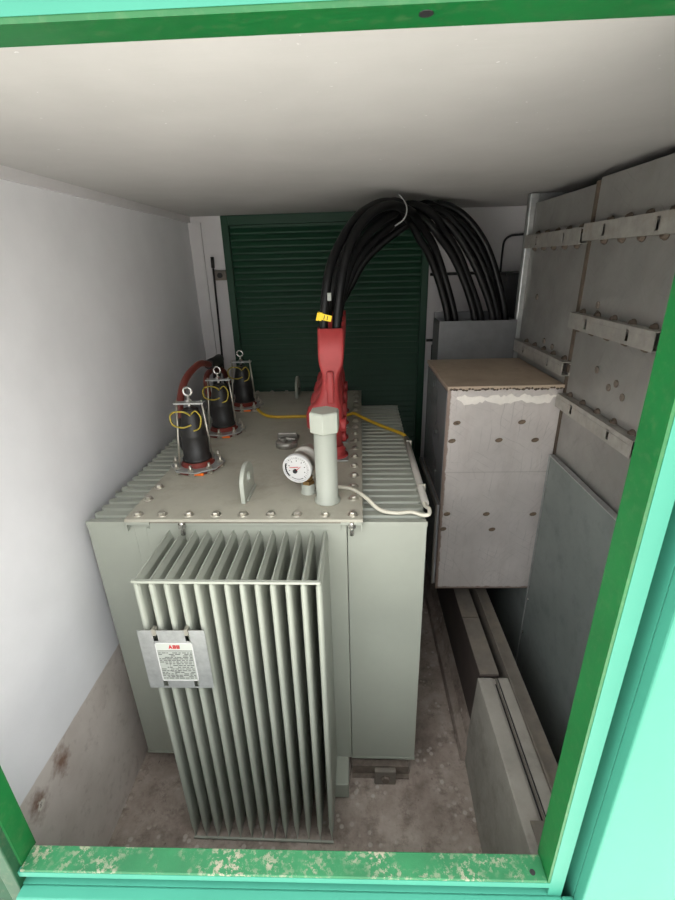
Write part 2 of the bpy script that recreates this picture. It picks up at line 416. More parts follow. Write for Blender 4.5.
# cover bolts, one of them built and the rest copied
bm_ = MB(); B0 = Vector((-.008, 1.385, lidZ))
bm_.lathe(B0, (0,0,1), [(0, .0185), (.0025, .0185), (.003, .017), (.003, .0)], 20, True, False, cap1=False)
bm_.lathe(B0+Vector((0,0,.003)), (0,0,1), [(0,.0125),(.007,.0125),(.0095,.0105),(.0100,.004)], 6, False)
b0 = part('cover_bolt', bm_, 'steel', lid, at=B0)
spots = [(x, 1.385) for x in (-.77, -.684, -.588, -.49, -.393, -.295, -.203, -.105)]
y = 1.50
while y < 3.0:
    spots += [(-.008, y)]
    if not any(abs(y-q) < .125 for q in (1.8, 2.24, 2.68)): spots += [(-.782, y)]
    y += .0985
spots += [(x, 3.005) for x in (-.68, -.58, -.48, -.2, -.1)]
for (x, y) in spots:
    b = dup(b0, lid, (x, y, lidZ)); b.rotation_euler.z = random.random()*2
# hanging stud ends under the front corners of the cover
st = None
for x in (-.605, -.012):
    s_ = MB().cyl((x, 1.355, 1.282), (x, 1.355, 1.333), .008, 12).cyl((x, 1.355, 1.312), (x, 1.355, 1.326), .014, 6, False)
    part('stud', s_, 'chrome', T)
# lifting lugs
def lug(y0):
    ol = []; hol = []
    n = 20
    prof = [(y0-.08, lidZ)] 
    for i in range(n+1):
        a = PI - i*PI/n
        prof.append((y0+.08*math.cos(a)*(1 if True else 1), lidZ+.065+.062*math.sin(a)))
    prof.append((y0+.08, lidZ))
    mb = MB(); hx = -.41 if y0 < 2 else -.392
    m = len(prof)
    # outer plate with a round hole: bridge the outline to the hole
    hole = []
    for q in prof:
        d = Vector((q[0]-y0, q[1]-(lidZ+.065))); d.normalize()
        hole.append((y0+d.x*.026, lidZ+.068+d.y*.026))
    vs = []
    for x in (hx-.008, hx+.008):
        vs += [(x, *q) for q in prof]+[(x, *q) for q in hole]
    fs = []
    for j in range(m):
        k = (j+1) % m
        fs.append((j, k, m+k, m+j)); fs.append((2*m+j, 3*m+j, 3*m+k, 2*m+k))
        fs.append((j, 2*m+j, 2*m+k, k)); fs.append((m+j, m+k, 3*m+k, 3*m+j))
    mb.add(vs, fs)
    mb.box(hx+.008, hx+.016, y0-.06, y0+.075, lidZ, lidZ+.007)
    return mb
part('lifting_lug', lug(1.54), 'pipe', T, .002)
part('lifting_lug', lug(2.93), 'tank', T, .002)
# cooling fins -------------------------------------------------
def fin(lo, hi, t, ax, c, zb, zt, zu=.035):
    """one hollow pressed fin: thin weld seams top and bottom, rounded outer edge; ax is the axis across which it is thin"""
    mb = MB(); h = t/2
    def ring(z, s):
        hh = h*s
        pr = [(lo, -hh), (hi-h*1.2, -hh), (hi-h*.35, -hh*.75), (hi, -hh*.25), (hi, hh*.25), (hi-h*.35, hh*.75), (hi-h*1.2, hh), (lo, hh)]
        if ax == 'y': return [(a, c+b, z) for a, b in pr]
        return [(c+b, a, z) for a, b in pr]
    mb.rings([ring(zb, .18), ring(zb+.012, .22), ring(zb+zu*1.6, 1), ring(zt-zu, 1), ring(zt-.010, .22), ring(zt, .18)], True, True, False)
    return mb
def mirror_fin(hi, lo, t, c, zb, zt):
    h = t/2; mb = MB()
    def ring(z, s):
        hh = h*s
        pr = [(lo, -hh), (hi+h*1.2, -hh), (hi+h*.35, -hh*.75), (hi, -hh*.25), (hi, hh*.25), (hi+h*.35, hh*.75), (hi+h*1.2, hh), (lo, hh)]
        return [(a, c+b, z) for a, b in pr]
    mb.rings([ring(zb, .18), ring(zb+.012, .22), ring(zb+.055, 1), ring(zt-.035, 1), ring(zt-.010, .22), ring(zt, .18)], True, True, False)
    return mb
# front bank: fins stand across x, pointing at the hatch
Fx0, Fx1, Fy = -.660, -.106, 1.092
fb = part('front_fin_bank', MB().box(Fx0-.008, Fx1+.006, Fy-.004, Fy+.006, 1.284, 1.292)
, 'tank', T, label='grey green bank of vertical fins at the front')
part('lower_bar', MB().box(Fx0-.006, Fx1+.006, Fy-.003, Fy+.004, .012, .020), 'tank', fb)
def front_fin(c):
    mb = MB(); h = .0095
    def ring(z, s, yf=Fy):
        hh = h*s
        return [(c-hh, TY0-.004, z), (c-hh, yf+h*1.0, z), (c-hh*.7, yf+h*.3, z), (c-hh*.25, yf, z), (c+hh*.25, yf, z), (c+hh*.7, yf+h*.3, z), (c+hh, yf+h*1.0, z), (c+hh, TY0-.004, z)]
    mb.rings([ring(.016, .16), ring(.03, .18), ring(.10, 1), ring(1.268, 1), ring(1.284, .3), ring(1.291, .22)], True, True, False)
    return mb
c0 = Vector((Fx0, TY0, 0))
f0 = part('fin', front_fin(Fx0), 'tank', fb, at=c0)
for i in range(1, 13):
    dup(f0, fb, (Fx0+(Fx1-Fx0)*i/12, TY0, 0))
# side banks
NF, y0f, y1f = 28, 1.398, 2.765
zt, zb = 1.315, .09
def side_fin(xin, xout, c):
    mb = MB(); h = .0222; sg = 1 if xout > xin else -1
    def ring(z, s):
        hh = h*s
        pr = [(xin, -hh), (xout-sg*.016, -hh), (xout-sg*.005, -hh*.7), (xout, -hh*.3), (xout, hh*.3), (xout-sg*.005, hh*.7), (xout-sg*.016, hh), (xin, hh)]
        return [(a, c+b, z) for a, b in pr]
    mb.rings([ring(zb, .3), ring(zb+.03, 1), ring(zt-.008, 1), ring(zt-.001, .8), ring(zt, .7)], True, True, False)
    return mb
def bank(name, xin, xout, lab):
    bk = part(name, MB().box(min(xin, xout), max(xin, xout), y0f-.017, y0f-.010, 1.298, 1.318), 'tank', T, .001, label=lab)
    part('lower_bar', MB().box(min(xin, xout), max(xin, xout), y0f-.019, y0f-.010, zb, zb+.012), 'tank', bk)
    cap = MB().box(min(xin, xout)+.002, max(xin, xout)-.002, y0f-.0165, y0f+.014, zb, 1.3135)
    part('end_plate', cap, 'tank', bk, .002)
    c = Vector((xin, y0f+.05, 0))
    f = part('fin', side_fin(xin, xout, y0f+.05), 'tank', bk, at=c)
    for i in range(2, NF):
        dup(f, bk, (xin, y0f+(y1f-y0f)*i/(NF-1), 0))
bank('left_fin_bank', TX0, -.968, 'grey green bank of fins along the white wall')
bank('right_fin_bank', TX1, .250, 'grey green bank of fins facing the grey box')
# filler pipe
fp = part('filler_pipe', MB().lathe((-.103, 1.492, lidZ), (0,0,1), [(0,.048),(.004,.048),(.008,.040),(.29,.040)], 32), 'pipe', T)
part('hexagon_cap', MB().lathe((-.103, 1.492, lidZ+.272), (0,0,1), [(0,.052),(.004,.055),(.068,.055),(.074,.050)], 6, False, rot=.72), 'pipe', fp, .002)
# small bright valve fitting
vf = part('vent_fitting', MB().lathe((-.335,2.03,lidZ),(0,0,1),[(0,.052),(.024,.052),(.030,.046),(.030,.034),(.022,.030)],28), 'fitting', T, label='bright steel fitting on the cover')
part('hinge_plate', MB().box(-.385,-.29,2.085,2.165,lidZ,lidZ+.010).box(-.385,-.290,2.085,2.095,lidZ,lidZ+.046), 'fitting', vf, .003)
part('knob', MB().cyl((-.350,2.025,lidZ+.022),(-.350,2.025,lidZ+.044),.014,16).cyl((-.315,2.035,lidZ+.022),(-.315,2.035,lidZ+.040),.011,12).box(-.372,-.288,2.024,2.034,lidZ+.034,lidZ+.041), 'fitting', vf, .002)
# dial thermometer
gc = Vector((-.212, 1.52, 1.461)); ga = Vector((.27, .96, .03)).normalized()
gb = part('thermometer', MB().lathe(gc, ga, [(.0,.049),(.004,.052),(.03,.052),(.03,.047),(.075,.047),(.075,.050),(.10,.050),(.10,.046),(.128,.046),(.132,.041)], 32), 'conduit', T, label='white dial thermometer')
part('bezel', MB().lathe(gc, ga, [(.006,.0565),(-.006,.0565),(-.010,.054),(-.010,.0500),(-.004,.0495)], 40, True, False, False), 'white', gb)
part('dial', MB().lathe(gc, ga, [(-.004,.050),(-.0035,.050)], 40, False), 'white', gb)
gu = ga.cross(Vector((0,0,1))).normalized(); gv = gu.cross(ga).normalized()
if gv.z < 0: gv = -gv
# gu must point right as seen by someone facing the dial
if gu.x < 0: gu = -gu
def dpt(a, r, h=-.0045):
    r *= .95; return gc + ga*h + gu*(r*math.sin(a)) + gv*(r*math.cos(a))
tk_ = MB()
def quad(mb, a, r0, r1, w):
    p = dpt(a, r0); q = dpt(a, r1); s = ((q-p).normalized().cross(ga))*w
    mb.add([p-s, p+s, q+s, q-s], [(0,1,2,3)])
for i in range(25):
    a = math.radians(-135+270*i/24); quad(tk_, a, .041, .047 if i % 4 else .049, .0007 if i % 4 else .0011)
for i in range(28):   # dark band at the lower left of the dial and the wording along the bottom
    a = math.radians(-132+60*i/27)
    quad(tk_, a, .044, .050, .0028)
for i in range(14):
    a = math.radians(150+60*i/13); quad(tk_, a, .043, .0465, .0012)
for i in range(7):
    a = math.radians(-110+220*i/6); quad(tk_, a, .031, .036, .0016)
part('scale', tk_, 'ink', gb)
hub = MB().lathe(dpt(math.radians(215), .013, -.0045), ga, [(0,.0085),(-.005,.0085)], 20, False)
part('pointer', hub, 'ink', gb)
nd = MB()
p0 = dpt(math.radians(215), .013, -.008); p1 = dpt(math.radians(55), .022, -.008); s_ = (p1-p0).normalized().cross(ga)*.0018
nd.add([p0-s_, p0+s_, p1+s_*.4, p1-s_*.4], [(0,1,2,3)])
p0 = dpt(math.radians(-85), .030, -.008); p1 = dpt(math.radians(40), .012, -.008); s_ = (p1-p0).normalized().cross(ga)*.0012
nd.add([p0-s_, p0+s_, p1+s_, p1-s_], [(0,1,2,3)])
part('needle', nd, 'redink', gb)
px_, py_ = -.180, 1.556
part('pocket', MB().lathe((px_,py_,lidZ),(0,0,1),[(0,.030),(.003,.030),(.004,.026),(.038,.026),(.038,.02)],24), 'pipe', gb)
part('gland_nut', MB().lathe((px_,py_,lidZ+.038),(0,0,1),[(0,.024),(.014,.024),(.014,.017),(.024,.017),(.024,.020),(.034,.020),(.034,.009),(.085,.009)],6,False), 'brass', gb)
# grey conduit clipped along the outer edge of the right fins
cd = part('cable_conduit', MB().tube([(.247, 2.17, 1.325), (.252, 1.9, 1.325), (.257, 1.50, 1.325)], .0135, 14), 'conduit', T, label='grey conduit clipped to the fin tips')
part('clip', MB().box(.243,.274,1.622,1.632,1.30,1.341), 'steel', cd, .002)
part('clip', MB().box(.240,.268,2.095,2.105,1.30,1.341), 'steel', cd, .002)

ang = -.016; piv = Vector((-.40, 1.39, 0)); T.rotation_euler.z = ang
T.location = piv + Matrix.Rotation(ang, 3, 'Z') @ (T.location-piv)

# rating plate hung on the fins
RP = empty('rating_plate', (-.578, 1.08, .87), 'galvanised rating plate with red lettering hung on the front fins', 'plate')
# sheet with four slots: build as strips around the slots
rp = MB(); xs = [-.684, -.637, -.622, -.535, -.520, -.472]; zs = [.871, .876, .902, 1.070, 1.098, 1.114]
slots = {(1,1), (3,1), (1,3), (3,3)}
slots = {(1,1), (3,1), (1,4-1), (3,4-1)}
for i in range(5):
    for j in range(5):
        if (i, j) in slots: continue
        rp.box(xs[i], xs[i+1], 1.079, 1.0815, zs[j], zs[j+1])
part('plate', rp, 'galv', RP)
part('hook', MB().box(-.635,-.624,1.074,1.092,1.098,1.122), 'steel', RP)
part('hook', MB().box(-.533,-.522,1.074,1.092,1.098,1.122), 'steel', RP)
lb = part('label_panel', MB().box(-.636,-.516,1.0775,1.079,.905,1.066), 'label', RP)
hb = part('header_band', MB().box(-.633,-.519,1.0772,1.0776,1.036,1.063), 'header', lb)
lt_ = MB()
def flat(poly): lt_.prism(poly, 'y', 1.0764, 1.0773)
def letter_a(x, z, w, h):
    flat([(x, z), (x+w*.26, z), (x+w*.62, z+h), (x+w*.38, z+h)]); flat([(x+w*.74, z), (x+w, z), (x+w*.62, z+h), (x+w*.46, z+h*.86)])
    flat([(x+w*.24, z+h*.2), (x+w*.78, z+h*.2), (x+w*.70, z+h*.4), (x+w*.32, z+h*.4)])
def letter_b(x, z, w, h):
    flat([(x, z), (x+w*.28, z), (x+w*.28, z+h), (x, z+h)])
    for (a, b) in ((0, .53), (.47, 1.0)):
        flat([(x+w*.2, z+h*a), (x+w*.8, z+h*a), (x+w, z+h*(a+.12)), (x+w*.98, z+h*(a+.2)), (x+w*.2, z+h*(a+.2))])
        flat([(x+w*.2, z+h*(b-.18)), (x+w*.9, z+h*(b-.18)), (x+w*.96, z+h*(b-.1)), (x+w*.8, z+h*b), (x+w*.2, z+h*b)])
        flat([(x+w*.70, z+h*(a+.05)), (x+w, z+h*(a+.12)), (x+w*.96, z+h*(b-.1)), (x+w*.70, z+h*(b-.05))])
letter_a(-.594, 1.0425, .0125, .0145); letter_b(-.580, 1.0425, .0105, .0145); letter_b(-.568, 1.0425, .0105, .0145)
part('lettering', lt_, 'redink', lb)
ln = MB(); rr = random.Random(3)
ln.box(-.632,-.520,1.0771,1.0775,1.0325,1.034)
zz = 1.026
while zz > .915:
    x = -.631
    while x < -.524:
        w = rr.uniform(.005, .018); w = min(w, -.523-x)
        if rr.random() < .85: ln.box(x, x+w, 1.0771, 1.0775, zz-.0026, zz)
        x += w+rr.uniform(.002, .005)
    zz -= .0062 if .95 > zz or zz > 1.0 else .0075
ln.box(-.60,-.5995,1.0771,1.0775,.945,1.0).box(-.575,-.5745,1.0771,1.0775,.945,1.0).box(-.60,-.5745,1.0771,1.0775,.9995,1.0).box(-.60,-.5745,1.0771,1.0775,.945,.9455)
part('small_print', ln, 'greyink', lb)
bd = MB()
for b in ((-.636,-.633,.905,1.066),(-.519,-.516,.905,1.066),(-.636,-.516,1.063,1.066),(-.636,-.516,.905,.908)):
    bd.box(b[0], b[1], 1.0768, 1.0776, b[2], b[3])
part('border', bd, 'white', lb)

# foot clamp
fc = empty('foot_clamp', (.115, 1.338, .0), 'rusty square clamp plate on the floor below the right fins', 'clamp')
part('plate', MB().box(.070,.162,1.316,1.338,.0,.086), 'strip', fc, .004)
part('nut', MB().lathe((.117,1.318,.043),(0,-1,0),[(0,.024),(.003,.024),(.003,.017),(.014,.017)],6,False), 'rust', fc, .001)

# ------------------------------------------------------------------ high voltage elbows
def elbow(y, x, cable_pts, tail, label, bh, clab):
    E_ = empty('elbow_connector', (x, y, lidZ), label, 'connector', 'black elbow connectors in a row on the transformer')
    z = lidZ
    part('resin_base', MB().lathe((x,y,z),(0,0,1),[(0,.094),(.012,.094),(.014,.074),(.026,.070),(.030,.062),(.044,.060)],28), 'redbase', E_)
    part('sticker', MB().box(x+.0,x+.05,y-.096,y-.089,z+.001,z+.010), 'orange', E_)
    fl = MB().lathe((x,y,z+.014),(0,0,1),[(0,.066),(0,.114),(.007,.114),(.007,.066)],8,False,False,False,rot=.2)
    fp_ = part('clamp_ring', fl, 'galv', E_, .001)
    nb = MB()
    c0 = Vector((x+.098, y, z))
    nb.lathe(c0,(0,0,1),[(0,.0055),(.048,.0055),(.048,.003)],10).lathe(c0+Vector((0,0,.022)),(0,0,1),[(0,.0125),(.010,.0125)],6,False).lathe(c0,(0,0,1),[(0,.013),(.009,.013)],6,False)
    n0 = part('clamp_bolt', nb, 'steel', fp_, at=c0)
    for i in range(1, 8):
        a = i*PI/4; dup(n0, fp_, (x+.098*math.cos(a), y+.098*math.sin(a), z))
    zt_ = z+bh
    part('body', MB().lathe((x,y,z+.04),(0,0,1),[(0,.061),(.010,.061),(.012,.055),(.09,.054),(.105,.0535),(.11,.055),(.118,.055),(bh-.115,.042),(bh-.075,.034),(bh-.07,.026)],28), 'rubber', E_)
    # side entry carrying the cable
    sp = spline(cable_pts, 8)
    part('side_arm', MB().tube(spline([(x-.02,y+.01,z+.085),(x-.052,y+.025,z+.12),tail], 6), lambda t: .040-.016*t, 16), 'rubber', E_)
    part('cable', MB().tube(sp, .0158, 14), clab[0], E_, label=clab[1])
    # hold-down bar, rods and eye
    bar = MB().box(x-.062,x+.062,y-.016,y+.016,zt_-.010,zt_-.003)
    part('hold_down_bar', bar, 'galv', E_, .001)
    for sg in (-1, 1):
        part('rod', MB().cyl((x+sg*.062, y-.055 if sg<0 else y+.02, z+.02),(x+sg*.052,y,zt_+.004),.0042,10), 'steel', E_)
    eye = MB().cyl((x,y,zt_-.05),(x,y,zt_+.025),.0065,10).lathe((x,y,zt_-.003),(0,0,1),[(0,.013),(.012,.013)],6,False)
    ring = [(x+.017*math.cos(2*PI*i/20), y, zt_+.042+.017*math.sin(2*PI*i/20)) for i in range(20)]
    eye.tube(ring, .0048, 8, closed=True)
    part('eye_nut', eye, 'chrome', E_)
    part('terminal', MB().box(x-.004,x+.018,y-.032,y-.012,zt_-.085,zt_-.045), 'white', E_, .003)
    w1 = spline([(x+.010,y-.030,zt_-.055),(x-.005,y-.055,zt_-.030),(x-.045,y-.058,zt_-.028),(x-.070,y-.045,zt_-.05),(x-.062,y-.05,zt_-.085),(x-.02,y-.06,zt_-.094),(x+.012,y-.045,zt_-.088)], 8)
    part('drain_wire', MB().tube(w1, .0034, 8), 'wirey', E_)
    w2 = spline([(x+.010,y-.03,zt_-.05),(x+.035,y-.04,zt_-.030),(x+.052,y-.035,zt_-.06),(x+.045,y-.045,zt_-.10),(x+.02,y-.05,zt_-.112)], 8)
    part('drain_wire', MB().tube(w2, .0030, 8), 'wirey', E_)
    E_.location.z += .0006
    return E_
elbow(1.80, -.680, [(-.742,1.85,1.50),(-.752,1.88,1.60),(-.764,2.02,1.678),(-.752,2.2,1.712),(-.758,2.38,1.672)], (-.745,1.86,1.545),
      'front black elbow connector with long red-brown cable arching behind', .295, ('brown','red-brown cable'))
elbow(2.24, -.680, [(-.735,2.28,1.47),(-.770,2.33,1.54),(-.795,2.42,1.60),(-.79,2.55,1.612),(-.785,2.72,1.56),(-.80,2.86,1.46)], (-.745,2.30,1.51),
      'middle black elbow connector beside the front one with leaning side arm', .285, ('brown','red-brown cable'))
elbow(2.68, -.665, [(-.695,2.74,1.46),(-.712,2.85,1.44),(-.730,2.99,1.37),(-.735,3.075,1.24),(-.735,3.085,1.0),(-.735,3.085,.5)], (-.695,2.74,1.465),
      'rear black elbow connector standing nearest to the green louvred door', .285, ('rubber','black cable'))
# black sleeves where the brown tails run into the cables going down behind
tl = MB().tube(spline([(-.760,2.37,1.676),(-.756,2.5,1.668),(-.79,2.68,1.645),(-.86,2.86,1.56),(-.915,2.98,1.40),(-.935,3.03,1.0),(-.935,3.04,.4)], 8), .026, 14)
top('joint_sleeve', tl, 'rubber', 'thick black sleeve continuing the front red-brown cable down behind the fins', 'cable sleeve')
tl = MB().tube(spline([(-.80,2.855,1.465),(-.825,2.94,1.37),(-.835,3.0,1.1),(-.835,3.02,.4)], 8), .024, 14)
top('joint_sleeve', tl, 'rubber', 'black sleeve on the middle elbow cable dropping near the back wall', 'cable sleeve')

# ------------------------------------------------------------------ low voltage boots and cables
BY = [1.90, 2.12, 2.34, 2.56]
blabs = ['nearest red terminal boot, behind the hexagon capped pipe', 'second red terminal boot from the front, half hidden by the nearest',
         'third red terminal boot from the front, mostly hidden', 'rear red terminal boot, nearest the green louvred door']
def boot(i, y):
    x = -.088
    B_ = empty('terminal_boot', (x, y, lidZ), blabs[i], 'terminal boot', 'red terminal boots in a row on the cover')
    def rr_(z, cx, hw, hd, k=.35):
        pts = []
        for (sx, sy) in ((1,1),(-1,1),(-1,-1),(1,-1)):
            r = min(hw, hd)*k; cxx = cx+sx*(hw-r); cyy = y+sy*(hd-r)
            a0 = math.atan2(sy, sx)-PI/4
            for q in range(4):
                a = a0+q*PI/6; pts.append((cxx+r*math.cos(a), cyy+r*math.sin(a), z))
        return pts
    secs = [(1.40,-.088,.034,.034,.9),(1.455,-.092,.036,.036,.9),(1.468,-.118,.066,.042,.8),(1.49,-.126,.080,.046,.8),(1.545,-.128,.080,.046,.8),
            (1.575,-.124,.074,.044,.8),(1.60,-.112,.056,.042,.8),(1.635,-.102,.042,.040,.7),(1.69,-.098,.034,.036,.6),(1.72,-.095,.036,.034,.5),(1.765,-.092,.050,.036,.35),(1.80,-.091,.053,.036,.3),(1.91,-.089,.053,.036,.3)]
    rings = [rr_(*s) for s in secs]
    inner = [rr_(1.91,-.089,.047,.030,.3), rr_(1.84,-.089,.047,.030,.3)]
    part('sleeve', MB().rings(rings+inner, True, True, True), 'red', B_)
    rb = MB().box(-.112,-.082,y-.052,y-.03,1.60,1.74).box(-.116,-.080,y-.050,y-.03,1.655,1.70)
    part('rib', rb, 'red', B_, .008)
    part('side_flag', MB().cyl((-.060,y-.02,1.50),(-.034,y-.02,1.50),.030,20).cyl((-.060,y+.03,1.43),(-.036,y+.03,1.43),.026,20), 'red', B_, .006)
    part('bushing', MB().lathe((x,y,lidZ),(0,0,1),[(0,.060),(.010,.060),(.012,.042),(.020,.050),(.026,.042),(.036,.050),(.042,.042),(.055,.040)],24), 'red', B_)
    part('base_flange', MB().box(x-.052,x+.060,y-.068,y+.068,lidZ,lidZ+.006), 'galv', B_, .004)
    B_.location.z += .0006
    return B_
for i, y in enumerate(BY): boot(i, y)

